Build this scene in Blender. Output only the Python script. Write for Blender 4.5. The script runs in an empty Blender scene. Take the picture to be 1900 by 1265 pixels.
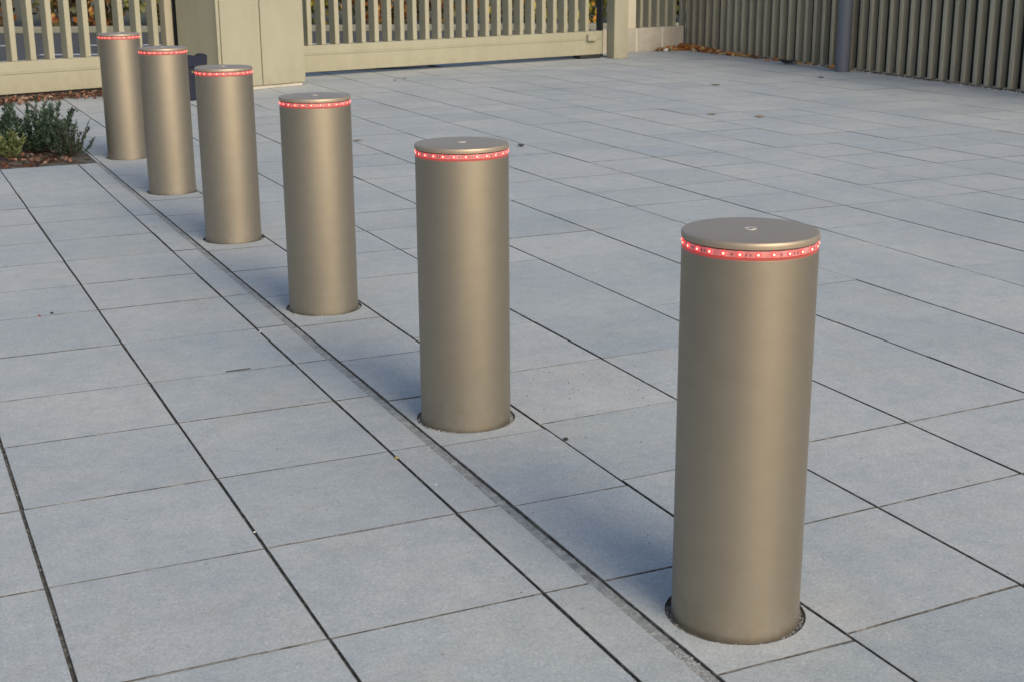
import bpy, bmesh, math, random
from mathutils import Vector, Matrix, noise
random.seed(7)
S = bpy.context.scene
C = S.collection
R = math.radians

# ------------------------------------------------------------------ camera
cam = bpy.data.cameras.new('camera')
co = bpy.data.objects.new('camera', cam)
C.objects.link(co)
ri = Vector((0.9082094, -0.4184729, -0.0060070))
up = Vector((0.1191861, 0.2448570, 0.9622057))
fw = Vector((0.4011862, 0.8746002, -0.2722576))
M = Matrix((ri, up, -fw)).transposed().to_4x4()
M.translation = Vector((0, 0, 1.38975))
co.matrix_world = M
cam.sensor_width = 36.0
cam.lens = 48.92
cam.clip_start = 0.05
cam.clip_end = 1500
cam.dof.use_dof = True
cam.dof.focus_distance = 4.6
cam.dof.aperture_fstop = 13.0
S.camera = co

# ------------------------------------------------------------------ light
SUN_EL, SUN_AZ = R(30), math.atan2(0.13, -0.99)
world = bpy.data.worlds.new('World')
S.world = world
world.use_nodes = True
wn = world.node_tree.nodes
wl = world.node_tree.links
for n in list(wn):
    wn.remove(n)
sky = wn.new('ShaderNodeTexSky')
sky.sky_type = 'NISHITA'
sky.sun_disc = False
sky.sun_elevation = SUN_EL
sky.sun_rotation = SUN_AZ
sky.altitude = 200
sky.air_density = 1.0
sky.dust_density = 4.0
sky.ozone_density = 1.0
bg = wn.new('ShaderNodeBackground')
bg.inputs['Strength'].default_value = 0.128
wo = wn.new('ShaderNodeOutputWorld')
wl.new(sky.outputs[0], bg.inputs[0])
wl.new(bg.outputs[0], wo.inputs[0])
sl = bpy.data.lights.new('sun', 'SUN')
sl.energy = 1.28
sl.angle = R(30)
sl.color = (1.0, 0.90, 0.68)
so = bpy.data.objects.new('sun', sl)
C.objects.link(so)
sd = Vector((math.sin(SUN_AZ) * math.cos(SUN_EL), math.cos(SUN_AZ) * math.cos(SUN_EL), math.sin(SUN_EL)))
so.rotation_euler = sd.to_track_quat('Z', 'Y').to_euler()
so.location = (0, -5, 12)
S.view_settings.view_transform = 'Standard'
S.view_settings.look = 'None'
S.view_settings.gamma = 1.0
S.view_settings.use_curve_mapping = False
S.view_settings.exposure = 0.33

# ------------------------------------------------------------------ helpers
def mk(name, base, rough=0.7, metal=0.0, build=None):
    m = bpy.data.materials.new(name)
    m.use_nodes = True
    nt = m.node_tree
    b = nt.nodes['Principled BSDF']
    b.inputs['Base Color'].default_value = (*base, 1)
    b.inputs['Roughness'].default_value = rough
    b.inputs['Metallic'].default_value = metal
    if build:
        build(nt, b)
    return m

def N(nt, kind, **kw):
    n = nt.nodes.new(kind)
    for k, v in kw.items():
        if k in n.inputs:
            n.inputs[k].default_value = v
        else:
            setattr(n, k, v)
    return n

def ramp(nt, src, stops):
    r = nt.nodes.new('ShaderNodeValToRGB')
    e = r.color_ramp.elements
    while len(e) < len(stops):
        e.new(0.5)
    for el, (p, c) in zip(e, stops):
        el.position = p
        el.color = (*c, 1) if len(c) == 3 else c
    nt.links.new(src, r.inputs[0])
    return r

def mixc(nt, fac, a, b, mode='MIX'):
    m = nt.nodes.new('ShaderNodeMix')
    m.data_type = 'RGBA'
    m.blend_type = mode
    for sock, v in ((m.inputs[0], fac), (m.inputs[6], a), (m.inputs[7], b)):
        if hasattr(v, 'is_linked'):
            nt.links.new(v, sock)
        elif isinstance(v, (int, float)):
            sock.default_value = v
        else:
            sock.default_value = (*v, 1)
    return m.outputs[2]

def pos(nt):
    return nt.nodes.new('ShaderNodeNewGeometry').outputs['Position']

def noi(nt, vec, scale, detail=4, rough=0.55):
    n = N(nt, 'ShaderNodeTexNoise', Scale=scale, Detail=detail, Roughness=rough)
    nt.links.new(vec, n.inputs['Vector'])
    return n.outputs['Fac']

def bump(nt, b, h, strength, dist):
    n = N(nt, 'ShaderNodeBump', Strength=strength, Distance=dist)
    nt.links.new(h, n.inputs['Height'])
    nt.links.new(n.outputs[0], b.inputs['Normal'])

def slab_mat(name, rnd):
    def f(nt, b):
        p = pos(nt)
        if rnd == 'object':
            rr = nt.nodes.new('ShaderNodeObjectInfo').outputs['Random']
        else:
            rr = nt.nodes.new('ShaderNodeNewGeometry').outputs['Random Per Island']
        tone = ramp(nt, rr, [(0.0, (0.430, 0.455, 0.456)), (0.35, (0.466, 0.486, 0.484)),
                             (0.7, (0.496, 0.504, 0.494)), (1.0, (0.450, 0.477, 0.480))]).outputs[0]
        # broad weathering blotches, brownish dust
        bl = ramp(nt, noi(nt, p, 1.3, 5, 0.6), [(0.35, (0, 0, 0)), (0.72, (1, 1, 1))]).outputs[0]
        c = mixc(nt, bl, mixc(nt, 1.0, tone, (0.80, 0.845, 0.895), 'MULTIPLY'), tone)
        du = ramp(nt, noi(nt, p, 3.1, 5, 0.65), [(0.52, (0, 0, 0)), (0.78, (0.75, 0.75, 0.75))]).outputs[0]
        c = mixc(nt, du, c, (0.455, 0.435, 0.405))
        m2 = ramp(nt, noi(nt, p, 11, 5, 0.7), [(0.33, (0.90, 0.915, 0.93)), (0.5, (1, 1, 1)), (0.68, (1.07, 1.06, 1.05))]).outputs[0]
        c = mixc(nt, 1.0, c, m2, 'MULTIPLY')
        m3 = ramp(nt, noi(nt, p, 38, 4, 0.7), [(0.33, (0.94, 0.95, 0.95)), (0.68, (1.05, 1.05, 1.05))]).outputs[0]
        c = mixc(nt, 1.0, c, m3, 'MULTIPLY')
        v3 = N(nt, 'ShaderNodeTexVoronoi', Scale=1.15)
        nt.links.new(p, v3.inputs['Vector'])
        rg = ramp(nt, v3.outputs['Distance'], [(0.0, (0.93, 0.93, 0.93)), (0.062, (0.93, 0.93, 0.94)), (0.072, (1, 1, 1))]).outputs[0]
        c = mixc(nt, 0.55, c, rg, 'MULTIPLY')
        # fine exposed aggregate
        v = N(nt, 'ShaderNodeTexVoronoi', Scale=260.0)
        nt.links.new(p, v.inputs['Vector'])
        sp = ramp(nt, v.outputs['Color'], [(0.0, (0.80, 0.80, 0.80)), (0.45, (0.98, 0.98, 0.98)), (0.82, (1.04, 1.04, 1.04)), (1.0, (1.26, 1.26, 1.28))]).outputs[0]
        c = mixc(nt, 1.0, c, sp, 'MULTIPLY')
        g = noi(nt, p, 120, 3, 0.7)
        gg = ramp(nt, g, [(0.25, (0.86, 0.86, 0.86)), (0.75, (1.12, 1.12, 1.12))]).outputs[0]
        c = mixc(nt, 1.0, c, gg, 'MULTIPLY')
        # small dark stains
        v2 = N(nt, 'ShaderNodeTexVoronoi', Scale=7.0)
        nt.links.new(p, v2.inputs['Vector'])
        st = ramp(nt, v2.outputs['Distance'], [(0.015, (0.45, 0.43, 0.42)), (0.045, (1, 1, 1))]).outputs[0]
        c = mixc(nt, 0.6, c, st, 'MULTIPLY')
        nt.links.new(c, b.inputs['Base Color'])
        ro = ramp(nt, noi(nt, p, 2.2, 3), [(0.3, (0.62, 0.62, 0.62)), (0.7, (0.82, 0.82, 0.82))]).outputs[0]
        nt.links.new(ro, b.inputs['Roughness'])
        bump(nt, b, g, 0.35, 0.002)
    return mk(name, (0.4, 0.41, 0.43), 0.75, 0, f)

M_slab = slab_mat('blue_grey_concrete', 'object')
M_slab_far = slab_mat('blue_grey_concrete_far', 'island')
def grime(nt, b):
    p = pos(nt)
    c = ramp(nt, noi(nt, p, 24, 5, 0.7), [(0.36, (0.045, 0.045, 0.043)), (0.53, (0.11, 0.105, 0.095)), (0.70, (0.30, 0.295, 0.28))]).outputs[0]
    nt.links.new(c, b.inputs['Base Color'])
M_edge = mk('grimy_slab_edge', (0.1, 0.1, 0.09), 0.95, 0, grime)

def sand(nt, b):
    p = pos(nt)
    c = ramp(nt, noi(nt, p, 55, 6, 0.75), [(0.32, (0.035, 0.035, 0.034)), (0.48, (0.085, 0.08, 0.07)), (0.6, (0.17, 0.165, 0.14)), (0.72, (0.34, 0.33, 0.30))]).outputs[0]
    nt.links.new(c, b.inputs['Base Color'])
    bump(nt, b, noi(nt, p, 200, 3), 0.8, 0.004)
M_sand = mk('jointing_sand', (0.1, 0.1, 0.09), 0.95, 0, sand)

def sandlight(nt, b):
    p = pos(nt)
    c = ramp(nt, noi(nt, p, 16, 6, 0.75), [(0.36, (0.07, 0.065, 0.06)), (0.46, (0.19, 0.18, 0.16)), (0.58, (0.33, 0.32, 0.30))]).outputs[0]
    nt.links.new(c, b.inputs['Base Color'])
M_jointfill = mk('joint_filling', (0.3, 0.3, 0.28), 0.95, 0, sandlight)

def mortar(nt, b):
    p = pos(nt)
    c = ramp(nt, noi(nt, p, 30, 6, 0.7), [(0.3, (0.16, 0.17, 0.175)), (0.5, (0.27, 0.285, 0.285)), (0.7, (0.42, 0.44, 0.435))]).outputs[0]
    nt.links.new(c, b.inputs['Base Color'])
    bump(nt, b, noi(nt, p, 90, 4), 0.8, 0.006)
M_mortar = mk('grey_mortar', (0.28, 0.29, 0.3), 0.8, 0, mortar)

def chips(nt, b):
    rr = nt.nodes.new('ShaderNodeNewGeometry').outputs['Random Per Island']
    c = ramp(nt, rr, [(0, (0.12, 0.12, 0.12)), (0.5, (0.30, 0.30, 0.29)), (1, (0.60, 0.60, 0.58))]).outputs[0]
    nt.links.new(c, b.inputs['Base Color'])
M_chips = mk('stone_chips', (0.3, 0.3, 0.3), 0.85, 0, chips)

def champagne(nt, b):
    tc = nt.nodes.new('ShaderNodeTexCoord')
    mp = N(nt, 'ShaderNodeMapping')
    mp.inputs['Scale'].default_value = (1, 1, 1.6)
    nt.links.new(tc.outputs['Object'], mp.inputs[0])
    g = noi(nt, mp.outputs[0], 16, 4, 0.6)
    c = ramp(nt, g, [(0.3, (0.330, 0.288, 0.226)), (0.7, (0.352, 0.308, 0.241))]).outputs[0]
    # dusty splash marks low down on the tube
    sep = nt.nodes.new('ShaderNodeSeparateXYZ')
    nt.links.new(tc.outputs['Object'], sep.inputs[0])
    lo = ramp(nt, sep.outputs['Z'], [(0.0, (1, 1, 1)), (0.16, (0, 0, 0))]).outputs[0]
    dn = ramp(nt, noi(nt, tc.outputs['Object'], 26, 6, 0.7), [(0.45, (0, 0, 0)), (0.75, (0.6, 0.6, 0.6))]).outputs[0]
    f = mixc(nt, 1.0, lo, dn, 'MULTIPLY')
    mp2 = N(nt, 'ShaderNodeMapping')
    mp2.inputs['Scale'].default_value = (1, 1, 0.35)
    nt.links.new(tc.outputs['Object'], mp2.inputs[0])
    vf = N(nt, 'ShaderNodeTexVoronoi', Scale=8.5)
    nt.links.new(mp2.outputs[0], vf.inputs['Vector'])
    fl = ramp(nt, vf.outputs['Distance'], [(0.022, (0.9, 0.9, 0.9)), (0.036, (0, 0, 0))]).outputs[0]
    f = mixc(nt, 1.0, f, fl, 'ADD')
    c = mixc(nt, f, c, (0.42, 0.40, 0.36))
    nt.links.new(c, b.inputs['Base Color'])
    r = ramp(nt, noi(nt, tc.outputs['Object'], 300, 2), [(0.3, (0.45, 0.45, 0.45)), (0.7, (0.54, 0.54, 0.54))]).outputs[0]
    nt.links.new(r, b.inputs['Roughness'])
    bump(nt, b, noi(nt, tc.outputs['Object'], 700, 2), 0.08, 0.001)
M_champ = mk('champagne_metallic_paint', (0.36, 0.315, 0.24), 0.42, 0.86, champagne)
M_cap = mk('satin_cap_sky_tint', (0.41, 0.335, 0.255), 0.5, 0.62)  # lighter and warmer than the tube: sky reflection put into the colour
M_plug = mk('pale_plug_ring', (0.56, 0.51, 0.47), 0.5, 0.2)
M_plugd = mk('plug_recess', (0.16, 0.13, 0.12), 0.6, 0.2)
M_gap = mk('dark_seal', (0.03, 0.028, 0.028), 0.7)

def strip(nt, b):
    tc = nt.nodes.new('ShaderNodeTexCoord')
    b.inputs['Transmission Weight'].default_value = 0.0
    b.inputs['Coat Weight'].default_value = 0.4
    c = ramp(nt, noi(nt, tc.outputs['Object'], 60, 3), [(0.35, (0.36, 0.15, 0.15)), (0.7, (0.56, 0.29, 0.29))]).outputs[0]
    nt.links.new(c, b.inputs['Base Color'])
    b.inputs['Emission Color'].default_value = (1.0, 0.03, 0.03, 1)
    b.inputs['Emission Strength'].default_value = 0.2
M_strip = mk('lit_led_strip', (0.7, 0.5, 0.5), 0.35, 0, strip)
def halo(nt, b):
    b.inputs['Emission Color'].default_value = (1.0, 0.03, 0.035, 1)
    b.inputs['Emission Strength'].default_value = 1.6
M_halo = mk('led_lens_red', (0.8, 0.05, 0.05), 0.3, 0, halo)
def led(nt, b):
    b.inputs['Emission Color'].default_value = (1.0, 0.16, 0.10, 1)
    b.inputs['Emission Strength'].default_value = 7.0
M_led = mk('led_core', (0.9, 0.2, 0.2), 0.3, 0, led)
def slv(nt, b):
    b.inputs['Emission Color'].default_value = (1.0, 0.03, 0.03, 1)
    b.inputs['Emission Strength'].default_value = 0.22
M_sleeve = mk('red_tinted_sleeve', (0.20, 0.075, 0.06), 0.3, 0, slv)
M_mark = mk('strip_component', (0.03, 0.03, 0.04), 0.5)

def cream(nt, b):
    p = pos(nt)
    mp = N(nt, 'ShaderNodeMapping')
    mp.inputs['Scale'].default_value = (1, 1, 0.35)
    nt.links.new(p, mp.inputs[0])
    c = ramp(nt, noi(nt, mp.outputs[0], 5, 5, 0.6), [(0.3, (0.315, 0.302, 0.222)), (0.7, (0.352, 0.338, 0.252))]).outputs[0]
    # splash dirt near the ground
    sep = nt.nodes.new('ShaderNodeSeparateXYZ')
    nt.links.new(p, sep.inputs[0])
    lo = ramp(nt, sep.outputs['Z'], [(0.0, (1, 1, 1)), (0.25, (0, 0, 0))]).outputs[0]
    dn = ramp(nt, noi(nt, p, 14, 6, 0.7), [(0.4, (0, 0, 0)), (0.7, (0.8, 0.8, 0.8))]).outputs[0]
    c = mixc(nt, mixc(nt, 1.0, lo, dn, 'MULTIPLY'), c, (0.25, 0.23, 0.16))
    nt.links.new(c, b.inputs['Base Color'])
    bump(nt, b, noi(nt, p, 160, 3), 0.1, 0.001)
M_cream = mk('cream_powder_coat', (0.48, 0.455, 0.32), 0.55, 0, cream)
def fencem(nt, b):
    p = pos(nt)
    rr = nt.nodes.new('ShaderNodeObjectInfo').outputs['Random']
    c = ramp(nt, rr, [(0, (0.37, 0.335, 0.25)), (1, (0.42, 0.38, 0.285))]).outputs[0]
    mp = N(nt, 'ShaderNodeMapping')
    mp.inputs['Scale'].default_value = (1, 1, 0.15)
    nt.links.new(p, mp.inputs[0])
    g = ramp(nt, noi(nt, mp.outputs[0], 22, 4, 0.6), [(0.3, (0.9, 0.9, 0.9)), (0.7, (1.08, 1.08, 1.06))]).outputs[0]
    c = mixc(nt, 1.0, c, g, 'MULTIPLY')
    nt.links.new(c, b.inputs['Base Color'])
M_fence = mk('grey_olive_coat', (0.33, 0.32, 0.26), 0.6, 0, fencem)
M_dark = mk('black_metal_and_shade', (0.02, 0.02, 0.02), 0.7)  # black metal parts, also the stand-in for shade under gate and behind fins
M_post = mk('slate_blue_coat', (0.10, 0.115, 0.145), 0.5)
M_navy = mk('navy_coat', (0.008, 0.011, 0.028), 0.6)

def stone(nt, b):
    p = pos(nt)
    c = ramp(nt, noi(nt, p, 6, 6, 0.65), [(0.3, (0.42, 0.38, 0.31)), (0.7, (0.56, 0.52, 0.45))]).outputs[0]
    nt.links.new(c, b.inputs['Base Color'])
    bump(nt, b, noi(nt, p, 60, 4), 0.3, 0.004)
M_stone = mk('pale_stone', (0.5, 0.46, 0.4), 0.8, 0, stone)
M_white = mk('white_joint', (0.75, 0.72, 0.66), 0.8)
M_plaster = mk('cream_plaster', (0.62, 0.56, 0.45), 0.8)

def soil(nt, b):
    p = pos(nt)
    c = ramp(nt, noi(nt, p, 22, 6, 0.7), [(0.3, (0.02, 0.014, 0.011)), (0.5, (0.07, 0.038, 0.024)), (0.68, (0.16, 0.085, 0.045))]).outputs[0]
    nt.links.new(c, b.inputs['Base Color'])
    bump(nt, b, noi(nt, p, 45, 5), 1.0, 0.02)
M_soil = mk('mulch_soil', (0.06, 0.035, 0.02), 0.95, 0, soil)

def leafm(name, stops, rough=0.6):
    def f(nt, b):
        rr = nt.nodes.new('ShaderNodeNewGeometry').outputs['Random Per Island']
        nt.links.new(ramp(nt, rr, stops).outputs[0], b.inputs['Base Color'])
    return mk(name, stops[0][1], rough, 0, f)
M_litter = leafm('dry_leaf_litter', [(0, (0.035, 0.02, 0.015)), (0.4, (0.085, 0.042, 0.028)), (0.65, (0.17, 0.10, 0.062)), (0.82, (0.20, 0.06, 0.03)), (1, (0.34, 0.28, 0.20))])
M_leafor = leafm('orange_fallen_leaf', [(0, (0.32, 0.10, 0.025)), (0.5, (0.42, 0.17, 0.04)), (0.8, (0.30, 0.24, 0.09)), (1, (0.55, 0.45, 0.30))])
M_leafdk = leafm('dark_dead_leaf', [(0, (0.016, 0.016, 0.018)), (1, (0.03, 0.028, 0.026))])
M_leafbr = leafm('brown_leaf', [(0, (0.22, 0.18, 0.14)), (1, (0.32, 0.27, 0.20))])
M_green = leafm('blue_green_needles', [(0, (0.012, 0.030, 0.020)), (0.45, (0.026, 0.056, 0.036)), (0.8, (0.045, 0.082, 0.050)), (1, (0.10, 0.14, 0.10))])
M_green2 = leafm('olive_leaves', [(0, (0.05, 0.075, 0.025)), (0.6, (0.11, 0.14, 0.05)), (1, (0.20, 0.20, 0.09))])
M_stem = mk('woody_stem', (0.07, 0.05, 0.03), 0.9)
M_aut_or = leafm('autumn_orange_foliage', [(0, (0.03, 0.038, 0.012)), (0.35, (0.08, 0.08, 0.02)), (0.6, (0.20, 0.07, 0.018)), (0.85, (0.34, 0.13, 0.03)), (1, (0.40, 0.25, 0.07))])
M_aut_ye = leafm('autumn_yellow_foliage', [(0, (0.05, 0.065, 0.012)), (0.4, (0.17, 0.17, 0.03)), (0.75, (0.40, 0.32, 0.04)), (1, (0.55, 0.25, 0.05))])

def asph(nt, b):
    p = pos(nt)
    c = ramp(nt, noi(nt, p, 9, 6, 0.7), [(0.3, (0.045, 0.048, 0.052)), (0.7, (0.085, 0.088, 0.095))]).outputs[0]
    nt.links.new(c, b.inputs['Base Color'])
M_asph = mk('asphalt', (0.06, 0.06, 0.065), 0.85, 0, asph)
M_paint = mk('road_paint', (0.55, 0.58, 0.62), 0.7)
M_kerb = mk('kerb_stone', (0.20, 0.20, 0.16), 0.85)
def grnd(nt, b):
    p = pos(nt)
    c = ramp(nt, noi(nt, p, 2, 6, 0.7), [(0.3, (0.05, 0.055, 0.03)), (0.7, (0.10, 0.085, 0.055))]).outputs[0]
    nt.links.new(c, b.inputs['Base Color'])
M_ground = mk('rough_ground', (0.08, 0.07, 0.05), 0.95, 0, grnd)

def link(name, me, mat, parent=None):
    o = bpy.data.objects.new(name, me)
    if mat and not me.materials:
        me.materials.append(mat)
    C.objects.link(o)
    if parent:
        o.parent = parent
    return o

def tag(o, label=None, cat=None, group=None, kind=None):
    if label: o['label'] = label
    if cat: o['category'] = cat
    if group: o['group'] = group
    if kind: o['kind'] = kind
    return o

def empty(name, loc=(0, 0, 0), rz=0, **kw):
    o = bpy.data.objects.new(name, None)
    C.objects.link(o)
    o.location = loc
    o.rotation_euler = (0, 0, rz)
    o.empty_display_size = 0.1
    return tag(o, **kw)

def mesh(name, verts, faces):
    me = bpy.data.meshes.new(name)
    me.from_pydata(verts, [], faces)
    me.update()
    return me

def bm_mesh(bm, name, smooth=False):
    me = bpy.data.meshes.new(name)
    if smooth:
        for f in bm.faces:
            f.smooth = True
    bm.to_mesh(me)
    bm.free()
    return me

def box(bm, x0, x1, y0, y1, z0, z1, bev=0.0):
    r = bmesh.ops.create_cube(bm, size=1.0)
    vs = r['verts']
    for v in vs:
        v.co = Vector((x0 if v.co.x < 0 else x1, y0 if v.co.y < 0 else y1, z0 if v.co.z < 0 else z1))
    if bev:
        es = list({e for v in vs for e in v.link_edges})
        bmesh.ops.bevel(bm, geom=es, offset=bev, segments=1, affect='EDGES')

def boxmesh(name, *a, bev=0.0):
    bm = bmesh.new()
    box(bm, *a, bev=bev)
    return bm_mesh(bm, name)

def lathe(name, prof, seg=72, smooth=True):
    vs, fs = [], []
    n = len(prof)
    ring = []
    for (r, z) in prof:
        if r < 1e-6:
            ring.append([len(vs)])
            vs.append((0, 0, z))
        else:
            ring.append(list(range(len(vs), len(vs) + seg)))
            vs += [(r * math.cos(2 * math.pi * k / seg), r * math.sin(2 * math.pi * k / seg), z) for k in range(seg)]
    for a, b in zip(ring, ring[1:]):
        for k in range(seg):
            k2 = (k + 1) % seg
            if len(a) == 1 and len(b) == 1:
                continue
            if len(a) == 1:
                fs.append((a[0], b[k2], b[k]))
            elif len(b) == 1:
                fs.append((a[k], a[k2], b[0]))
            else:
                fs.append((a[k], a[k2], b[k2], b[k]))
    me = mesh(name, vs, fs)
    if smooth:
        for p in me.polygons:
            p.use_smooth = True
        me.set_sharp_from_angle(angle=R(38))
    return me

def copy_tree(o, parent=None):
    c = o.copy()
    C.objects.link(c)
    c.parent = parent
    for ch in list(o.children):
        copy_tree(ch, c)
    return c

# ------------------------------------------------------------------ setting: ground sheets
def sheet(name, pts, z, mat):
    o = link(name, mesh(name, [(x, y, z) for x, y in pts], [tuple(range(len(pts)))]), mat)
    return tag(o, kind='structure')
sheet('ground', [(-400, -400), (400, -400), (400, 400), (-400, 400)], -0.09, M_ground)
sheet('pavement_bed', [(-6, -1.0), (10.6, -1.0), (10.6, 10.0), (10.95, 17.05), (9.2, 16.9), (8.9, 16.6), (3.0, 15.2), (-6, 12.6)], -0.0068, M_sand)
# road behind the gates, its kerb and its markings run along one straight line
rd = Vector((0.909, -0.417, 0)); rn = Vector((0.417, 0.909, 0))
def rp(a, b):
    v = rd * a + rn * b
    return (v.x, v.y)
sheet('road', [rp(-60, 17.9), rp(60, 17.9), rp(60, 26.0), rp(-60, 26.0)], -0.075, M_asph)
bm = bmesh.new()
for a in range(-16, 17):
    x0 = a * 3.4
    for b0 in (20.4, 22.4):
        vs = [bm.verts.new((*rp(x, y), -0.071)) for x, y in ((x0, b0), (x0 + 2.3, b0), (x0 + 2.3, b0 + 0.2), (x0, b0 + 0.2))]
        bm.faces.new(vs)
tag(link('road_marking', bm_mesh(bm, 'road_marking'), M_paint), kind='structure')
bm = bmesh.new()
box(bm, -60, 60, 26.0, 26.35, -0.09, 0.03, 0.02)
kb = link('kerb', bm_mesh(bm, 'kerb'), M_kerb)
kb.rotation_euler = (0, 0, math.atan2(rd.y, rd.x))
tag(kb, kind='structure')

# ------------------------------------------------------------------ paving slabs
pav = empty('pavement', (0, 0, 0))
tag(pav, kind='structure')
BOL = [(1.581, 2.296), (1.563, 3.751), (1.576, 5.248), (1.585, 6.774), (1.599, 8.322), (1.612, 9.887)]
HR = 0.1515
cols_left = [-3.30, -2.79, -2.28, -1.77, -1.27, -0.77, -0.265, 0.240, 0.747, 1.245]
cols_right = [1.735, 2.237, 2.745, 3.275, 3.79, 4.34, 4.855, 5.37, 5.86, 6.37, 6.87, 7.41, 7.92, 8.43, 8.94, 9.45, 9.96]
rows_left = [0.03, 0.53, 1.04, 1.545, 2.05, 2.555, 3.06, 3.565, 4.075, 4.53, 5.05, 5.60, 6.08, 6.60, 7.10, 7.62, 8.12, 8.63, 9.14, 9.70]
rows_left2 = [11.25, 11.76, 12.27, 12.78, 13.29, 13.80, 14.3]
rows_strip = [0.07, 0.57, 1.07, 1.57, 2.08, 2.55, 3.04, 3.54, 4.00, 4.49, 5.00, 5.51, 6.04, 6.52, 7.03, 7.53, 8.04, 8.54, 9.05, 9.56, 10.1, 10.6, 11.1, 11.62, 12.12, 12.64, 13.15, 13.66, 14.17]
rows_right = [0.09, 0.60, 1.10, 1.61, 2.11, 2.61, 3.08, 3.59, 4.11, 4.66, 5.16, 5.66, 6.16, 6.66, 7.15, 7.70, 8.22, 8.72, 9.22, 9.72, 10.22, 10.73, 11.24, 11.75, 12.26, 12.77, 13.28, 13.79, 14.30, 14.81, 15.32, 15.83, 16.34, 16.85, 17.36]

def project(x, y, z=0.0):
    d = Vector((x, y, z)) - M.translation
    zz = d.dot(fw)
    if zz < 0.3:
        return None
    k = 48.92 / 36
    return (0.5 + k * d.dot(ri) / zz, 0.5 - 1.502 * k * d.dot(up) / zz)

def slab_geo(c4, z, hole=None, tilt=(0, 0)):
    """c4: corners ccw. Raised block with a chamfered rim; optional round hole."""
    cx = sum(p[0] for p in c4) / 4; cy = sum(p[1] for p in c4) / 4
    def zz(x, y):
        return z + (x - cx) * tilt[0] + (y - cy) * tilt[1]
    def inset(d):
        out = []
        for (x, y) in c4:
            out.append((x + (d if x < cx else -d), y + (d if y < cy else -d)))
        return out
    i4 = inset(0.0014)
    vs, fs = [], []
    if not hole:
        for (x, y) in c4: vs.append((x, y, -0.03))
        for (x, y) in c4: vs.append((x, y, zz(x, y) - 0.0014))
        for (x, y) in i4: vs.append((x, y, zz(x, y)))
        for k in range(4):
            j = (k + 1) % 4
            fs += [(k, j, 4 + j, 4 + k), (4 + k, 4 + j, 8 + j, 8 + k)]
        fs.append((8, 9, 10, 11))
        return vs, fs
    hx, hy, hr = hole
    n = 64
    x0, x1 = i4[0][0], i4[1][0]; y0, y1 = i4[0][1], i4[2][1]
    angs = sorted([2 * math.pi * k / n for k in range(n)] + [math.atan2(yy - hy, xx - hx) % (2 * math.pi) for xx, yy in i4])
    m = len(angs)
    def border(a, q):
        dx, dy = math.cos(a), math.sin(a)
        ax0, ax1, ay0, ay1 = q
        t = 1e9
        if dx > 1e-9: t = min(t, (ax1 - hx) / dx)
        if dx < -1e-9: t = min(t, (ax0 - hx) / dx)
        if dy > 1e-9: t = min(t, (ay1 - hy) / dy)
        if dy < -1e-9: t = min(t, (ay0 - hy) / dy)
        return hx + dx * t, hy + dy * t
    Q = (c4[0][0], c4[1][0], c4[0][1], c4[2][1])
    q = (x0, x1, y0, y1)
    for a in angs:
        bx, by = border(a, Q); ix, iy = border(a, q)
        rr = min(hr, math.hypot(ix - hx, iy - hy) - 0.0005)
        ox, oy = hx + math.cos(a) * rr, hy + math.sin(a) * rr
        px, py = hx + math.cos(a) * (rr - 0.002), hy + math.sin(a) * (rr - 0.002)
        vs += [(bx, by, -0.03), (bx, by, z - 0.0014), (ix, iy, z), (ox, oy, z), (px, py, z - 0.002), (px, py, -0.03)]
    for k in range(m):
        a, b = 6 * k, 6 * ((k + 1) % m)
        for t in range(5):
            fs.append((a + t, b + t, b + t + 1, a + t + 1))
    return vs, fs

rng = random.Random(3)
slabs = []      # (screen size, verts, faces)
def add_slab(x0, x1, y0, y1, sk0=0.0, sk1=0.0, gl=0.0033, gc=0.0022, clip=None):
    j = lambda a: rng.uniform(-a, a)
    c4 = [(x0 + gl + j(.0015), y0 + gc + sk0 + j(.0009)), (x1 - gl + j(.0015), y0 + gc + sk1 + j(.0009)),
          (x1 - gl + j(.0015), y1 - gc + sk1 + j(.0009)), (x0 + gl + j(.0015), y1 - gc + sk0 + j(.0009))]
    hole = None
    for (bx, by) in BOL:
        if x0 < bx < x1 and y0 < by < y1:
            c4 = [(x0 + gl, y0 + gc), (x1 - gl, y0 + gc), (x1 - gl, y1 - gc), (x0 + gl, y1 - gc)]
            hole = (bx, by, HR)
    vs, fs = slab_geo(c4, rng.uniform(-0.0009, 0.0009), hole, (j(.0018), j(.0018)))
    pr = [project(*p) for p in c4]
    size = 0
    if all(pr):
        xs = [p[0] for p in pr]; ys = [p[1] for p in pr]
        if max(xs) > 0 and min(xs) < 1 and max(ys) > 0 and min(ys) < 1:
            size = sum((pr[k][0] * pr[(k + 1) % 4][1] - pr[(k + 1) % 4][0] * pr[k][1]) for k in range(4))
            size = abs(size) * (10 if hole else 1)
    slabs.append((size, vs, fs))

def gate_v(x):            # line where the paving ends under the gates
    if x < 2.9: return 13.95 + (x - 1.2) * 0.29
    if x < 9.2: return 15.15 + (x - 3.0) * 0.22
    return 16.95
for i in range(len(cols_left) - 1):
    for r in (rows_left, rows_left2):
        for a, b in zip(r, r[1:]):
            if gate_v((cols_left[i] + cols_left[i + 1]) / 2) > a + .1:
                add_slab(cols_left[i], cols_left[i + 1], a, b)
for r in (rows_left, rows_left2):
    for a, b in zip(r, r[1:]):
        add_slab(1.245, 1.3665, a, b)
for a, b in zip(rows_left[-1:] + [10.2, 10.72], [10.2, 10.72, 11.25]):
    add_slab(1.372, 1.394, a, b, gl=0.001)
for a, b in zip(rows_strip, rows_strip[1:]):
    add_slab(1.394, 1.735, a, b)
def skew(x, v):
    return 0.042 * min(x - 1.735, 1.7) * max(0.0, min(1.0, (5.4 - v) / 2.2))
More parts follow.
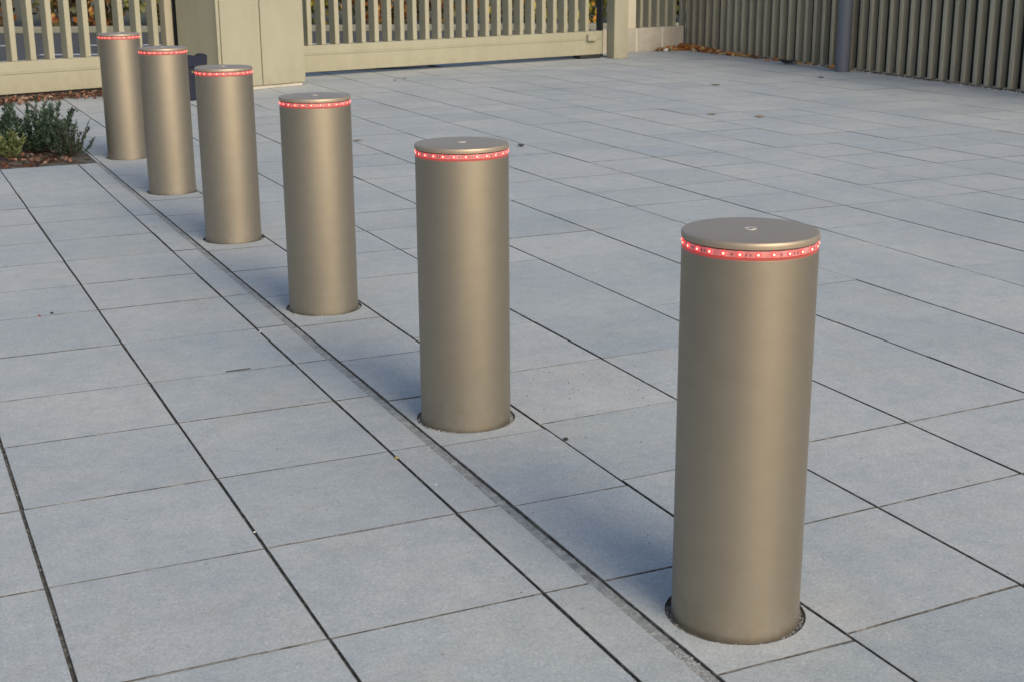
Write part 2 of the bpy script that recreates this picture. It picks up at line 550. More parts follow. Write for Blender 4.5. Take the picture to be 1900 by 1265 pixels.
for i in range(len(cols_right)):
    x0 = cols_right[i]
    x1 = cols_right[i + 1] if i + 1 < len(cols_right) else 10.6
    for a, b in zip(rows_right, rows_right[1:]):
        if gate_v((x0 + x1) / 2) < a + 0.1:
            continue
        xr = x1
        if i + 1 == len(cols_right):
            xr = 10.17 + (a - 10.3) * 0.06 if a > 9 else 10.3
            if xr < x0 + .1: continue
        add_slab(x0, xr, a, b, skew(x0, a), skew(x1, a))
slabs.sort(key=lambda s: -s[0])
def mark_edges(me):
    for p in me.polygons:
        if p.normal.z < 0.9: p.material_index = 1
for size, vs, fs in slabs[:290]:
    if size > 0:
        me = mesh('paving_slab', vs, fs)
        me.materials.append(M_slab); me.materials.append(M_edge)
        mark_edges(me)
        link('paving_slab', me, None, pav)
V, F = [], []
for size, vs, fs in slabs[290:]:
    o = len(V)
    V += vs
    F += [tuple(i + o for i in f) for f in fs]
me = mesh('distant_paving', V, F)
me.materials.append(M_slab_far); me.materials.append(M_edge)
mark_edges(me)
tag(link('distant_paving', me, None, pav), kind='stuff')

# narrow drain joint between the half slabs and the bollard strip: a lower mortar band with broken edges
V, F = [], []
n = 420
for k in range(n + 1):
    y = 1.0 + (9.7 - 1.0) * k / n
    e = noise.noise(Vector((y * 9, 0, 0))) * 0.0030 + noise.noise(Vector((y * 40, 3, 0))) * 0.0018
    e2 = noise.noise(Vector((y * 7, 9, 0))) * 0.0026 + noise.noise(Vector((y * 60, 5, 0))) * 0.0018
    z = -0.0022 + noise.noise(Vector((y * 3.3, 7, 0))) * 0.0018 - 0.0030 * math.exp(-((y - 3.25) / .13) ** 2) * (1 + .5 * noise.noise(Vector((y * 50, 1, 1))))
    V += [(1.3585, y, z - 0.001), (1.3640 + e * .6, y, z), (1.3905 + e, y, z), (1.3945 + e2 * .5, y, -0.0065)]
    if k:
        a = 4 * (k - 1)
        for t in range(3):
            F.append((a + t, a + t + 1, a + 5 + t, a + 4 + t))
mb = link('drain_joint_mortar', mesh('drain_joint_mortar', V, F), M_mortar, pav)

# filling in the thin cross joints (pale sand, partly washed out)
V, F = [], []
def fill(x0, x1, y, dy0=0.0, dy1=0.0):
    n = max(2, int((x1 - x0) / 0.02))
    o = len(V)
    s = rng.uniform(0, 99)
    base = rng.choice((-0.0012, -0.003, -0.0045, -0.0065)) if x0 > 1.3 else rng.choice((-0.0006, -0.0012, -0.003, -0.005))
    for k in range(n + 1):
        x = x0 + (x1 - x0) * k / n
        yy = y + dy0 + (dy1 - dy0) * k / n
        z = min(-0.0004, base + noise.noise(Vector((x * 9, y * 3, s))) * 0.0035)
        V.extend([(x, yy - 0.003, z), (x, yy + 0.003, z)])
        if k:
            a = o + 2 * (k - 1)
            F.append((a, a + 2, a + 3, a + 1))
for i in range(len(cols_left) - 1):
    for v in rows_left[1:-1]: fill(cols_left[i] + .004, cols_left[i + 1] - .004, v)
for v in rows_left[1:-1]: fill(1.249, 1.360, v)
for v in rows_strip[1:-1]:
    if not any(abs(v - b[1]) < HR for b in BOL): fill(1.399, 1.731, v)
for i in range(len(cols_right) - 1):
    for v in rows_right[1:-1]:
        if gate_v(cols_right[i]) > v + .3:
            fill(cols_right[i] + .004, cols_right[i + 1] - .004, v, skew(cols_right[i], v), skew(cols_right[i + 1], v))
tag(link('cross_joint_sand', mesh('cross_joint_sand', V, F), M_jointfill, pav), kind='stuff')

# ------------------------------------------------------------------ stone chips in joints, round the bollards, crumbs
V, F = [], []
def chip(x, y, z, s):
    o = len(V)
    a = random.uniform(0, 6.28)
    pts = []
    for k in range(4):
        t = a + k * math.pi / 2 + random.uniform(-.4, .4)
        r = s * random.uniform(.6, 1.1)
        pts.append((x + math.cos(t) * r, y + math.sin(t) * r, z))
    V.extend(pts)
    V.append((x + random.uniform(-.3, .3) * s, y + random.uniform(-.3, .3) * s, z + s * random.uniform(.5, 1.0)))
    for k in range(4):
        F.append((o + k, o + (k + 1) % 4, o + 4))
for (bx, by) in BOL:
    for k in range(520):
        a = random.uniform(0, 6.2832)
        r = random.uniform(0.1375, HR - 0.003)
        zz = -0.0065
        chip(bx + math.cos(a) * r, by + math.sin(a) * r, zz, random.uniform(.0012, .0032))
bx, by = BOL[2]
for k in range(260):          # spilt grit on the front left of the third bollard
    a = random.gauss(-2.15, .38); r = random.gauss(0.152, .008)
    if r > .139: chip(bx + math.cos(a) * r, by + math.sin(a) * r, -0.001, random.uniform(.0015, .0042))
bx, by = BOL[1]
for k in range(200):
    a = random.gauss(-2.1, .5); r = random.gauss(0.147, .005)
    if r > .139: chip(bx + math.cos(a) * r, by + math.sin(a) * r, -0.002, random.uniform(.0012, .003))
for k in range(1900):         # rubble in the drain joint
    y = random.choice((random.uniform(1.6, 9.6), random.gauss(3.25, .09), random.gauss(3.22, .07), random.gauss(2.55, .08), random.gauss(2.1, .05)))
    if 1.2 < y < 9.6:
        chip(random.uniform(1.367, 1.392), y, -0.0030 - 0.003 * math.exp(-((y - 3.25) / .13) ** 2), random.uniform(.001, .0032))
for k in range(2200):         # sand grains in the long joints
    x = random.choice(cols_left[6:] + cols_right[:7])
    y = random.uniform(1.6, 8.5)
    if abs(x - 1.362) > .01:
        chip(x + random.uniform(-.0024, .0024), y, -0.0055, random.uniform(.0008, .0022))
tag(link('joint_grit', mesh('joint_grit', V, F), M_chips),
    'tiny grey stone chips in the paving joints and round the bollard sleeves', 'grit', kind='stuff')
V, F = [], []
def cr(cx, cy, sx, sy, n, s0=.0015, s1=.0036):
    for k in range(n):
        chip(random.gauss(cx, sx), random.gauss(cy, sy), 0.0, random.uniform(s0, s1))
cr(2.05, 3.85, .22, .25, 60, .001, .0034)
cr(1.50, 4.22, .10, .10, 26, .0012, .0034)
cr(1.55, 2.75, .10, .2, 16)
cr(1.95, 2.9, .3, .3, 20, .001, .0028)
for k in range(330):
    x, y = random.uniform(-.4, 8), random.uniform(1.9, 12)
    if x / (y + .1) < 1.3: chip(x, y, 0.0, random.uniform(.0008, .0026))
tag(link('dirt_crumbs', mesh('dirt_crumbs', V, F), mk('dark_crumb', (0.05, 0.045, 0.04), .9)),
    'dark dirt crumbs scattered over the paving around the bollards', 'dirt crumbs', kind='stuff')

# ------------------------------------------------------------------ bollards
H = 0.842
RB = 0.137
def make_bollard():
    root = empty('bollard', (0, 0, 0))
    link('tube', lathe('tube', [(RB, -0.03), (RB, H - 0.0370), (RB - 0.0010, H - 0.0358), (RB - 0.004, H - 0.0358)], 128), M_champ, root)
    st = link('light_strip', lathe('light_strip', [(RB - 0.0045, H - 0.0305), (RB - 0.0022, H - 0.0300), (RB - 0.0022, H - 0.0175), (RB - 0.006, H - 0.0140)], 128), M_strip, root)
    link('clear_sleeve', lathe('clear_sleeve', [(RB - 0.0045, H - 0.038), (RB - 0.0014, H - 0.0360), (RB - 0.0014, H - 0.0306), (RB - 0.0045, H - 0.0302)], 128), M_sleeve, root)
    link('seal', lathe('seal', [(RB - 0.0065, H - 0.0190), (RB - 0.0024, H - 0.0178), (RB - 0.0024, H - 0.0158), (RB - 0.0065, H - 0.0150)], 96), M_gap, root)
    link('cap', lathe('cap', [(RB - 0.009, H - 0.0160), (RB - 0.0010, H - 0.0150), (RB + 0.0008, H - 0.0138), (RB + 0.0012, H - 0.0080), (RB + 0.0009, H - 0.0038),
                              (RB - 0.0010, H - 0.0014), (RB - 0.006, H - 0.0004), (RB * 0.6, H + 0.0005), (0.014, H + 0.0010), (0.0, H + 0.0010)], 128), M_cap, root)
    pl = link('plug', lathe('plug', [(0.0130, H + 0.0005), (0.0128, H + 0.0022), (0.0075, H + 0.0022), (0.0065, H + 0.0013), (0.0, H + 0.0013)], 40), M_plug, root)
    link('plug_recess', lathe('plug_recess', [(0.0060, H + 0.0012), (0.0058, H + 0.0018), (0.0, H + 0.0018)], 24), M_plugd, pl)
    # beads of the strip: red lens with a bright core, small dark components between
    nl = 26
    lens = lathe('led_lens', [(0.0054, 0.0), (0.0048, 0.0014), (0.0020, 0.0020)], 12)
    core = lathe('led_core', [(0.0025, 0.0018), (0.0019, 0.0026), (0.0, 0.0029)], 10)
    for me, m in ((lens, M_halo), (core, M_led)):
        me.materials.append(m)
    zc = H - 0.0240
    comp = boxmesh('resistor', -0.0009, 0.0009, -0.0022, 0.0022, 0, 0.0008)
    comp.materials.append(M_mark)
    for k in range(nl):
        a = 2 * math.pi * (k + .5) / nl + random.uniform(-.012, .012)
        Rm = Matrix.Rotation(a, 4, 'Z') @ Matrix.Translation((RB - 0.0024, 0, zc)) @ Matrix.Rotation(math.pi / 2, 4, 'Y')
        l = link('led', lens, None, root)
        l.matrix_local = Rm
        link('led_core', core, None, l)
        if k % 3 != 2:
            for dd in ((-.03, .03) if k % 3 else (0.0,)):
                Rm = Matrix.Rotation(a + math.pi / nl + dd, 4, 'Z') @ Matrix.Translation((RB - 0.0023, 0, zc - .0006)) @ Matrix.Rotation(math.pi / 2, 4, 'Y') @ Matrix.Rotation(math.pi / 2, 4, 'Z')
                q = link('resistor', comp, None, st)
                q.matrix_local = Rm
    return root
b0 = make_bollard()
BL = ['nearest and largest champagne metal bollard with red light ring, right foreground',
      'second nearest champagne bollard with lit red ring, grit spots on the slabs beside it',
      'third nearest champagne bollard with red ring, pale grit spilt at its foot',
      'champagne bollard with red ring, fourth from the front, left of the cabinet',
      'champagne bollard with red ring, second from the far end, beside the navy stop post',
      'farthest and smallest champagne bollard with red ring, beside the planting bed']
for i, (x, y) in enumerate(BOL):
    o = b0 if i == 0 else copy_tree(b0)
    o.location = (x, y, 0)
    o.rotation_euler = (0, 0, i * 1.13)
    tag(o, BL[i], 'bollard', 'row of lit rising bollards')

# ------------------------------------------------------------------ gates
SW, SD = 0.056, 0.135
slat_me = boxmesh('slat', 0, SW, 0, SD, 0, 1, bev=0.004)
slat_me.materials.append(M_cream)
def gate(name, p, ang, L, s_list, label, zt=0.35, top=1.65):
    g = empty(name, (p[0], p[1], 0), ang)
    tag(g, label, 'gate')
    link('lower_rail', boxmesh('lower_rail', 0, L, -0.006, 0.156, 0.05, 0.2360, bev=0.002), M_cream, g)
    link('rail_ridge', boxmesh('rail_ridge', 0, L, -0.013, 0.02, 0.2363, 0.2555, bev=0.003), M_cream, g)
    link('upper_rail', boxmesh('upper_rail', 0, L, -0.004, 0.15, 0.2558, zt, bev=0.002), M_cream, g)
    link('top_rail', boxmesh('top_rail', 0, L, 0.0, 0.15, top, top + 0.12, bev=0.006), M_cream, g)
    for s in s_list:
        o = link('slat', slat_me, None, g)
        o.location = (s, 0.004, zt + 0.001)
        o.scale = (1, 1, top - zt - 0.002)
    return g
a2 = math.atan2(0.85, 4.22)
g2 = gate('sliding_gate', (4.30, 15.27), a2, 4.51, [0.205 + 0.054 + 0.1727 * (k - 1) for k in range(0, 25)],
          'long cream sliding gate with upright slats behind the four nearest bollards', 0.342)
link('lock_box', boxmesh('lock_box', 4.235, 4.375, -0.06, 0.0005, 0.222, 0.305, bev=0.008), M_cream, g2)
link('roller', lathe('roller', [(0, -0.02), (0.03, -0.02), (0.03, 0.02), (0, 0.02)], 20), M_dark, g2).matrix_local = Matrix.Translation((4.42, 0.03, 0.031)) @ Matrix.Rotation(math.pi / 2, 4, 'X')
link('roller_housing', boxmesh('roller_housing', 4.15, 4.49, 0.0, 0.15, 0.004, 0.046, bev=0.003), M_dark, g2)
link('end_gap_strip', boxmesh('end_gap_strip', 4.512, 4.54, 0.02, 0.13, 0.02, 1.76, bev=0.003), M_dark, g2)  # dark strip filling the gap between gate and post
a1 = math.atan2(0.30, 1.0)
SL1 = [0.152 + 0.188 * k for k in range(-16, 9)]
g1 = gate('sliding_gate', (1.18 - 3.1 * math.cos(a1), 14.32 - 3.1 * math.sin(a1), 0), a1, 4.86, [s + 3.1 for s in SL1],
          'cream sliding gate with upright slats at the left, behind the planting bed', 0.355)

link('under_gate_shade', boxmesh('under_gate_shade', 0.0, 4.86, 0.03, 0.12, 0.002, 0.046), M_dark, g1)  # dark box standing in for the shadow strip under the gate

def place(name, me_args, mat, parent, bev=0.0):
    return link(name, boxmesh(name, *me_args, bev=bev), mat, parent)

# narrow fixed panel and dark jamb between the left gate and the cabinet
jp = empty('gate_jamb', (2.90, 14.84, 0), a1)
tag(jp, 'narrow grey and dark gate jamb standing between the left gate and the cream cabinet', 'jamb')
place('jamb_fin', (0, 0.085, 0.0, 0.12, 0, 1.77), M_fence, jp, .004)
place('jamb_channel', (0.10, 0.27, 0.06, 0.2, 0, 1.77), mk('jamb_dark_coat', (0.035, 0.037, 0.045), .6), jp, .004)

# cream gate cabinet between the two gates
pa = math.atan2(0.19, 0.51)
cb = empty('gate_cabinet', (3.735, 14.242, 0), pa)
tag(cb, 'tall cream sheet metal gate cabinet with two door panels between the gates', 'cabinet')
place('plinth', (-0.50, 0.515, 0.02, 0.70, -0.02, 0.03), M_stone, cb, .004)
place('carcass', (-0.512, 0.54, 0.022, 0.74, 0.031, 1.85), M_cream, cb, .004)
place('door_panel', (-0.475, -0.005, 0.0, 0.0205, 0.033, 1.83), M_cream, cb, .004)
place('door_panel', (0.005, 0.543, -0.002, 0.0205, 0.033, 1.83), M_cream, cb, .004)
place('edge_trim', (-0.520, -0.485, 0.0, 0.0215, 0.033, 1.83), M_cream, cb, .004)
place('roof_sheet', (-0.53, 0.56, -0.02, 0.76, 1.851, 1.89), M_cream, cb, .004)
hg = place('hinge', (-0.489, -0.471, -0.012, -0.001, 0.88, 0.97), M_cream, cb, .003)

# navy stop post with an angular head, left of the cabinet
nv = empty('stop_post', (2.835, 13.43, 0), 0.42)
tag(nv, 'short navy blue stop post with notched head between the fourth and fifth bollards', 'post')
link('shaft', boxmesh('shaft', -0.05, 0.035, -0.04, 0.04, 0, 0.32, bev=.012), M_navy, nv)
bm = bmesh.new()
pr = [(-0.075, 0.31), (0.075, 0.325), (0.155, 0.325), (0.165, 0.415), (0.12, 0.435), (0.055, 0.400), (-0.01, 0.425), (-0.075, 0.43)]
f1 = [bm.verts.new((x, -0.045, z)) for x, z in pr]
f2 = [bm.verts.new((x, 0.045, z)) for x, z in pr]
bm.faces.new(f1); bm.faces.new(f2[::-1])
for k in range(len(pr)):
    j = (k + 1) % len(pr)
    bm.faces.new((f1[j], f1[k], f2[k], f2[j]))
bmesh.ops.bevel(bm, geom=list(bm.edges), offset=0.006, segments=2, affect='EDGES')
link('head', bm_mesh(bm, 'head'), M_navy, nv)
lk = link('lock_cover', lathe('lock_cover', [(0.012, 0), (0.012, 0.006), (0, 0.006)], 16), mk('green_brass', (0.25, 0.27, 0.10), .4, .5), nv)
lk.matrix_local = Matrix.Translation((-0.02, -0.04, 0.27)) @ Matrix.Rotation(math.pi / 2, 4, 'X')

# right gate post
gp = empty('gate_post', (8.775, 15.938, 0), 0.03)
tag(gp, 'square cream gate post closing the right end of the long sliding gate', 'post')
place('shaft', (0, 0.205, 0, 0.20, 0, 1.95), M_cream, gp, .005)
place('cap_plate', (-0.008, 0.213, -0.008, 0.208, 1.951, 1.965), M_cream, gp, .003)

# low stone wall with slat fence on it
wa = math.atan2(0.19, 0.99)
lw = empty('low_wall', (9.51, 16.88, 0), wa)
tag(lw, 'low pale stone wall of three blocks in the far corner under short slat fence', 'wall')
bx_ = [(-0.45, 0.140), (0.165, 0.610), (0.630, 1.015)]
for a, b in bx_:
    place('block', (a, b, 0, 0.25, -0.02, 0.312), M_stone, lw, .006)
for a, b in ((0.1415, 0.1635), (0.6115, 0.6285)):
    place('joint_strip', (a, b, 0.004, 0.24, -0.02, 0.308), M_white, lw)
pr_ = empty('pier', (9.51, 16.88, 0), wa)
tag(pr_, 'slim cream plaster pier on the low stone wall, right of the gate post', 'pier')
place('shaft', (-0.20, 0.150, 0.02, 0.22, 0.3125, 1.95), M_plaster, pr_, .005)
place('cap_plate', (-0.21, 0.16, 0.01, 0.23, 1.951, 1.98), M_plaster, pr_, .003)
ff = empty('slat_fence', (9.51, 16.88, 0), wa)
tag(ff, 'short run of cream upright slats on top of the low stone wall', 'fence')
for s in [0.245 + 0.1505 * k for k in range(5)]:
    o = link('slat', slat_me, None, ff)
    o.location = (s, 0.045, 0.3135); o.scale = (0.9, 1.15, 1.6)
place('top_rail', (0.155, 1.0, 0.04, 0.21, 1.915, 2.0), M_cream, ff, .004)

# right fence: deep fins along the plaza
FS = [7.098, 6.89, 6.707, 6.517, 6.32, 6.127, 5.923, 5.744, 5.554, 5.374, 5.178, 4.999, 4.82, 4.629, 4.442, 4.251, 4.058, 3.884, 3.695, 3.514, 3.32, 3.132, 2.947, 2.759, 2.575, 2.4, 2.209, 2.027, 1.843, 1.661, 1.477, 1.293, 1.113, 0.937, 0.757, 0.581, 0.404, 0.229]
fa = math.atan2(7.0, 0.42)
rf = empty('fin_fence', (10.18, 10.3, 0), fa)
tag(rf, 'long grey olive fence of close upright fins along the right side', 'fence')
fin = boxmesh('slat', 0, 0.056, -0.080, 0, 0, 1, bev=0.004)
fin.materials.append(M_fence)
d0 = FS[-1]
allS = FS + [d0 - 0.183 * k for k in range(1, 16)]
frng = random.Random(5)
for s in allS:
    o = link('slat', fin, None, rf)
    o.location = (s - 0.062, frng.uniform(-.002, .002), 0.012); o.scale = (1, 1, 2.0)
place('bottom_rail', (-2.7, 7.0, -0.13, -0.082, 0.06, 0.14), M_dark, rf, .004)  # coloured black so it merges with the dark gaps
place('dark_backing', (-2.7, 7.0, -0.150, -0.134, 0.01, 1.98), M_dark, rf)  # added black sheet that keeps the gaps between the fins dark
place('top_rail', (-2.7, 7.0, -0.13, -0.082, 1.85, 1.93), M_fence, rf, .004)

# lamp post in front of the fence
lp = empty('lamp_post', (10.125, 13.02, 0))
tag(lp, 'slate blue round steel post standing in front of the fin fence', 'post')
link('shaft', lathe('shaft', [(0.083, 0.0), (0.083, 1.2), (0.078, 4.2), (0.0, 4.2)], 40), M_post, lp)
link('collar', lathe('collar', [(0.088, 0.0), (0.088, 0.006), (0.083, 0.012)], 40), M_post, lp)
link('lantern', lathe('lantern', [(0.0, 4.201), (0.10, 4.201), (0.19, 4.30), (0.17, 4.46), (0.0, 4.52)], 32), M_post, lp)

# ------------------------------------------------------------------ planting bed, shrubs
V, F = [], []
nx, ny = 60, 24
for j in range(ny + 1):
    for i in range(nx + 1):
        x = -3.3 + (1.368 + 3.3) * i / nx; y = 9.705 + (11.245 - 9.705) * j / ny
        e = min(i, nx - i, j, ny - j)
        z = -0.016 if e == 0 else -0.006 + 0.016 * noise.noise(Vector((x * 6, y * 6, 0))) + 0.01 * noise.noise(Vector((x * 17, y * 17, 2)))
        V.append((x, y, z))
for j in range(ny):
    for i in range(nx):
        a = j * (nx + 1) + i
        F.append((a, a + 1, a + nx + 2, a + nx + 1))
tag(link('planting_bed', mesh('planting_bed', V, F), M_soil), kind='structure')

def leafquads(points, size, mat, name, flat=0.5, asp=0.5):
    V, F = [], []
    for (x, y, z) in points:
        s = size * random.uniform(.6, 1.25)
        d = Vector((random.gauss(0, 1), random.gauss(0, 1), random.gauss(0, flat))).normalized()
        u = Vector((random.gauss(0, 1), random.gauss(0, 1), random.gauss(0, flat)))
        w = d.cross(u).normalized().cross(d) if flat < 2 else d.cross(u).normalized()
        nrm = d.cross(w)
        o = len(V)
        c = Vector((x, y, z))
        for t, wd, h in ((0, 0, 0), (.35, asp * .5, .12), (.35, -asp * .5, .1), (.75, asp * .36, .05), (.75, -asp * .36, .08), (1, 0, -.05)):
            V.append(tuple(c + d * (t - .5) * s + w * wd * s + nrm * h * s))
        F += [(o, o + 1, o + 2), (o + 1, o + 3, o + 4, o + 2), (o + 3, o + 5, o + 4)]
    return mesh(name, V, F)

def litter(name, pts, size, mat, label):
    o = link(name, leafquads(pts, size, mat, name, 0.35, .6), mat)
    return tag(o, label, 'leaf litter', kind='stuff')
pts = [(random.uniform(-3.2, 1.35), random.uniform(9.72, 11.22), random.uniform(0.0, 0.022)) for k in range(2600)]
litter('bed_leaf_litter', pts, 0.045, M_litter, 'brown and orange dead leaves covering the planting bed soil')
pts = []
for k in range(3400):
    s = random.uniform(-3.6, 1.25)
    t = random.gauss(0.0, 0.14)
    x = 1.18 + s * math.cos(a1) + 0.0; y = 14.12 + s * math.sin(a1) + t
    pts.append((x, y, 0.006 + random.uniform(0, .025)))
litter('gate_leaf_litter', pts, 0.05, M_litter, 'reddish brown dead leaves along the foot of the left gate')
pts = []
for k in range(460):
    s = abs(random.gauss(0, 0.75)) if k % 14 else random.uniform(0, 4); t = abs(random.gauss(0, .07))
    v = 16.95 - s
    pts.append((10.18 + (v - 10.3) * 0.06 - 0.03 - t, v, 0.01 + random.uniform(0, .05) * max(0, 1 - s)))
for k in range(90):
    pts.append((random.uniform(9.95, 10.5), 16.86 + random.uniform(-.12, .05), .01 + random.uniform(0, .03)))
litter('corner_leaf_litter', pts, 0.10, M_leafor, 'small heap of orange fallen leaves in the far corner at the fence')
V, F = [], []
for k in range(900):
    v = random.uniform(9.5, 16.4)
    chip(10.18 + (v - 10.3) * 0.06 - abs(random.gauss(0, .035)) - .005, v, 0.0, random.uniform(.004, .017))
tag(link('fence_gravel', mesh('fence_gravel', V, F), leafm('pale_gravel', [(0, (.12, .11, .10)), (.5, (.34, .33, .31)), (1, (.6, .58, .54))])),
    'pale gravel and debris along the foot of the fin fence', 'gravel', kind='stuff')

def shrub(name, cx, cy, n, hgt, spread, leaf, mat, label, nleaf=26, stalks=0):
    root = empty(name, (cx, cy, 0))
    tag(root, label, 'shrub')
    sv, sf, lv, lf = [], [], [], []
    for k in range(n + stalks):
        long = k >= n
        a = random.uniform(0, 6.283); lean = random.uniform(0, 1) ** .7 * spread * (0.8 if not long else 1.0)
        h = hgt * random.uniform(.5, 1.0) * (1 - .35 * (lean / spread) ** 2) * (1.0 if not long else 1.25)
        dx, dy = math.cos(a), math.sin(a)
        bx0, by0 = dx * lean * .25, dy * lean * .25
        path = []
        m = 9
        for q in range(m + 1):
            t = q / m
            path.append(Vector((bx0 + dx * lean * (t ** .75) * .8 + .01 * math.sin(5 * t + k), by0 + dy * lean * (t ** .75) * .8, h * t ** 1.15)))
        for q in range(m):
            p0, p1 = path[q], path[q + 1]
            w = .0032 * (1 - q / m) + .0010
            o = len(sv)
            for p, ww in ((p0, w), (p1, w * .85)):
                for c_ in range(3):
                    sv.append((p.x + math.cos(c_ * 2.09) * ww, p.y + math.sin(c_ * 2.09) * ww, p.z))
            for c_ in range(3):
                d_ = (c_ + 1) % 3
                sf.append((o + c_, o + d_, o + 3 + d_, o + 3 + c_))
        L = nleaf if not long else nleaf // 2
        for q in range(L):
            t = random.uniform(.12 if not long else .55, 1.0)
            i = min(m - 1, int(t * m)); p = path[i].lerp(path[i + 1], t * m - i)
            ax = (path[min(m, i + 1)] - path[i]).normalized()
            al = random.uniform(0, 6.283)
            side = Vector((math.cos(al), math.sin(al), 0))
            d = (ax * random.uniform(.5, 1.2) + side * random.uniform(.5, 1.0)).normalized()
            s = leaf * random.uniform(.6, 1.2) * (1 if not long else .6)
            w = d.cross(Vector((random.gauss(0, 1), random.gauss(0, 1), random.gauss(0, 1)))).normalized()
            nn = d.cross(w)
            o = len(lv)
            for tt, wd, hh in ((0, .05, 0), (0, -.05, 0), (.5, .15, .05), (.5, -.15, .05), (1, 0, -.02)):
                lv.append(tuple(p + d * tt * s + w * wd * s + nn * hh * s))
            lf += [(o, o + 1, o + 3, o + 2), (o + 2, o + 3, o + 4)]
    link('stems', mesh('stems', sv, sf), M_stem, root)
    tag(link('foliage', mesh('foliage', lv, lf), mat, root), kind='stuff')
shrub('shrub', 1.09, 10.42, 32, 0.36, 0.36, 0.036, M_green, 'dark green shrub with finger like leafy shoots in the middle of the bed corner', 150, 3)
shrub('shrub', 1.25, 10.14, 30, 0.26, 0.22, 0.024, M_green, 'low dark shrub with thin twigs at the corner nearest the farthest bollard', 110, 10)
shrub('shrub', 0.77, 10.62, 36, 0.38, 0.30, 0.038, M_green, 'blue green bushy shrub cut by the left picture edge', 150, 3)
shrub('shrub', 0.87, 10.14, 18, 0.20, 0.12, 0.040, M_green2, 'small pale olive tuft in front of the left blue green shrub', 60, 2)
shrub('shrub', 0.30, 10.40, 30, 0.36, 0.25, 0.03, M_green, 'shrub in the planting bed just outside the left picture edge', 120, 4)

# ------------------------------------------------------------------ single leaves and small litter lying on the paving
def leaf_obj(name, x, y, s, mat, label, rz=None, z=0.004, cat='leaf', curl=.25):
    n = 9
    V, F = [], []
    for i in range(n):
        t = i / (n - 1)
        w = .34 * math.sin(math.pi * min(1, t * 1.08 + .02)) ** .8 * (1 + .18 * math.sin(i * 2.3))
        zc = curl * (.25 * (2 * t - 1) ** 2)
        V += [(t - .5, -w, zc + curl * .35 * w), (t - .5, 0, zc), (t - .5, w, zc + curl * .5 * w)]
        if i:
            a = 3 * (i - 1)
            F += [(a, a + 3, a + 4, a + 1), (a + 1, a + 4, a + 5, a + 2)]
    V = [(a * s, b * s, c_ * s) for a, b, c_ in V]
    o = link(name, mesh(name, V, F), mat)
    o.location = (x, y, z)
    o.rotation_euler = (random.uniform(-.08, .08), random.uniform(-.08, .08), random.uniform(0, 6.28) if rz is None else rz)
    sol = o.modifiers.new('thick', 'SOLIDIFY'); sol.thickness = .0012
    return tag(o, label, cat, 'loose dead leaves on the plaza')
leaf_obj('fallen_leaf', 10.18, 14.14, .24, M_leafdk, 'black dead leaf lying by the fence left of the slate blue post', rz=-.35, curl=.9, z=.012)
leaf_obj('fallen_leaf', 9.46, 12.52, .08, M_leafdk, 'small dark leaf on the paving below and left of the slate blue post')
leaf_obj('fallen_leaf', 4.26, 9.10, .062, M_leafdk, 'dark curled leaf just right of the top of the second nearest bollard', curl=.8, z=.006)
leaf_obj('fallen_leaf', 3.31, 9.95, .085, M_leafbr, 'tan leaf just right of the third nearest bollard', rz=-.2, z=.006)
leaf_obj('fallen_leaf', 8.00, 12.36, .13, M_leafbr, 'brown leaf on the far middle of the plaza, between gate and slate blue post')
leaf_obj('fallen_leaf', 6.81, 9.82, .12, M_leafbr, 'dull brown leaf in the open middle of the plaza')
leaf_obj('fallen_leaf', 6.55, 10.15, .10, M_leafbr, 'faded leaf behind another one in the middle of the plaza')
leaf_obj('fallen_leaf', 5.25, 14.44, .06, M_leafdk, 'little dark leaf in front of the long gate')
leaf_obj('fallen_leaf', 5.42, 14.62, .045, M_leafdk, 'tiny dark leaf nearest the foot of the long gate')
tw = link('twig', lathe('twig', [(0.0, 0), (.0016, .001), (.002, .05), (.0013, .088), (0, .09)], 8), M_leafdk)
tw.location = (1.005, 4.535, .003)
tw.rotation_euler = (0, math.pi / 2, .04)
tag(tw, 'short dark twig lying in a cross joint left of the drain joint', 'twig')
def pebble(x, y, s, mat, label, cat='pebble'):
    bm = bmesh.new()
    bmesh.ops.create_icosphere(bm, subdivisions=2, radius=s)
    for v in bm.verts:
        v.co *= 1 + .25 * noise.noise(v.co * (1.3 / s) + Vector((x, y, 0)))
        v.co.z *= .6
    o = link('pebble', bm_mesh(bm, 'pebble', True), mat)
    o.location = (x, y, s * .5)
    return tag(o, label, cat)
M_wp = mk('white_pebble', (.72, .70, .66), .7)
M_dp = mk('dark_pebble', (.035, .033, .03), .9)
M_rp = mk('red_pebble', (.30, .05, .06), .8)
pebble(1.745, 3.43, .0075, M_dp, 'dark pebble stuck in the long joint right of the second nearest bollard')
pebble(1.243, 4.985, .0045, M_wp, 'white pebble in the long joint left of the drain joint')
pebble(0.52, 5.60, .006, M_rp, 'tiny red berry on the slabs near the left edge', 'berry')
pebble(0.57, 5.62, .0065, M_dp, 'small dark crumb beside the red berry')
pebble(1.243, 3.50, .006, mk('ochre_pebble', (.35, .27, .10), .8), 'ochre pebble in the long joint left of the second nearest bollard')
pebble(0.747, 3.165, .003, M_wp, 'white stone chip in the long joint at lower left')
pebble(1.27, 3.265, .003, M_wp, 'white speck of stone on a slab at lower left')
pebble(1.70, 12.98, .012, M_dp, 'dark pebble behind the planting bed')
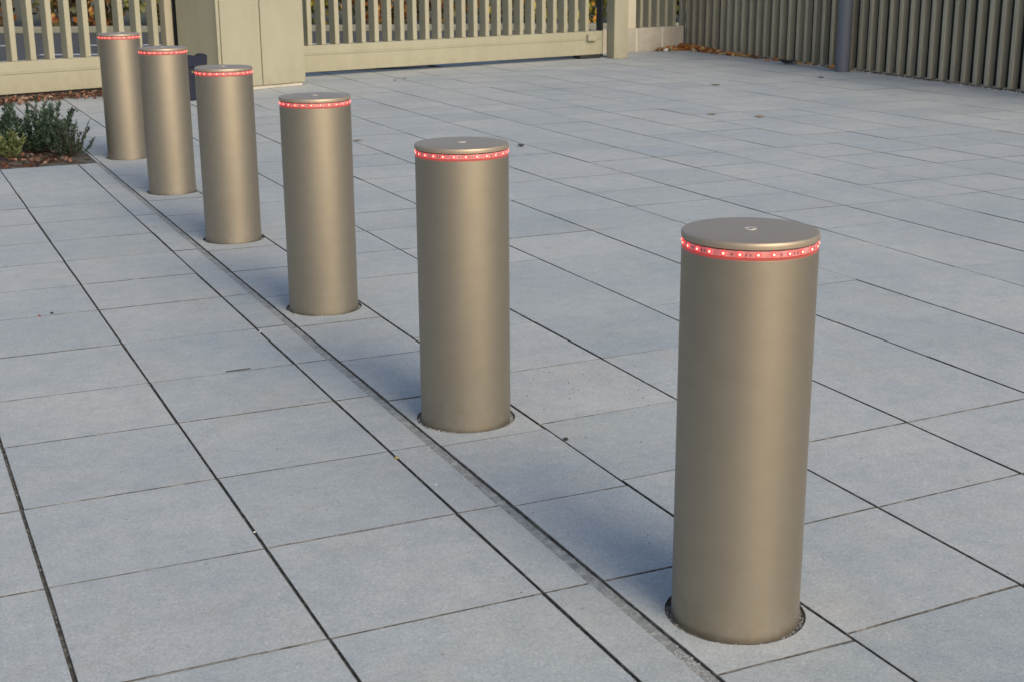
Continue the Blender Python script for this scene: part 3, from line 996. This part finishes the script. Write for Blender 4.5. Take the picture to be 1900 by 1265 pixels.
pebble(10.02, 16.74, .04, M_wp, 'crumpled white paper scrap in the far corner by the stone wall', 'litter')

# ------------------------------------------------------------------ autumn bushes beyond the road
def bush(cx, cb, w, h, n, mat, label):
    x, y = rp(cx, cb)
    root = empty('autumn_bush', (x, y, -.08), 0)
    tag(root, label, 'bush', 'autumn bushes beyond the road')
    P = []
    blobs = [(random.uniform(-w, w) * .7, random.uniform(-.7, .7), random.uniform(.15, h * .85), random.uniform(.35, .75)) for k in range(22)]
    for k in range(n):
        a, b, c_, r = random.choice(blobs)
        d = Vector((random.gauss(0, 1), random.gauss(0, 1), random.gauss(0, 1))).normalized() * r * random.uniform(.6, 1.05)
        z = c_ + d.z
        if z > .02:
            P.append((rd.x * (a + d.x) + rn.x * (b + d.y), rd.y * (a + d.x) + rn.y * (b + d.y), z))
    tag(link('foliage', leafquads(P, .15, mat, 'foliage', 3, .7), mat, root), kind='stuff')
    bm = bmesh.new()
    for a, b, c_, r in blobs[:8]:
        r_ = bmesh.ops.create_cone(bm, segments=6, radius1=.035, radius2=.012, depth=c_, cap_ends=True)
        for v in r_['verts']:
            t = (v.co.z / c_ + .5)
            v.co = Vector((v.co.x + rd.x * a * t + rn.x * b * t, v.co.y + rd.y * a * t + rn.y * b * t, v.co.z + c_ / 2))
    link('stems', bm_mesh(bm, 'stems'), M_stem, root)
bl = [(-10.8, M_aut_or, 'orange autumn bush seen through the first slats at the left picture edge'),
      (-8.6, M_aut_or, 'rust orange bush seen through the left gate above the farthest bollard'),
      (-6.4, M_aut_ye, 'greenish yellow bush seen in the gap left of the cream cabinet'),
      (-4.2, M_aut_ye, 'yellow bush hidden mostly by the cream cabinet'),
      (-2.0, M_aut_or, 'orange and yellow bush seen through the left end of the long gate'),
      (0.2, M_aut_ye, 'golden yellow bush seen through the middle of the long gate'),
      (2.4, M_aut_ye, 'yellow green bush seen through the right half of the long gate'),
      (4.6, M_aut_ye, 'dim green bush behind the right end of the long gate')]
for cx, m, lb in bl:
    bush(cx, 27.6, 1.5, 2.6, 2600, m, lb)
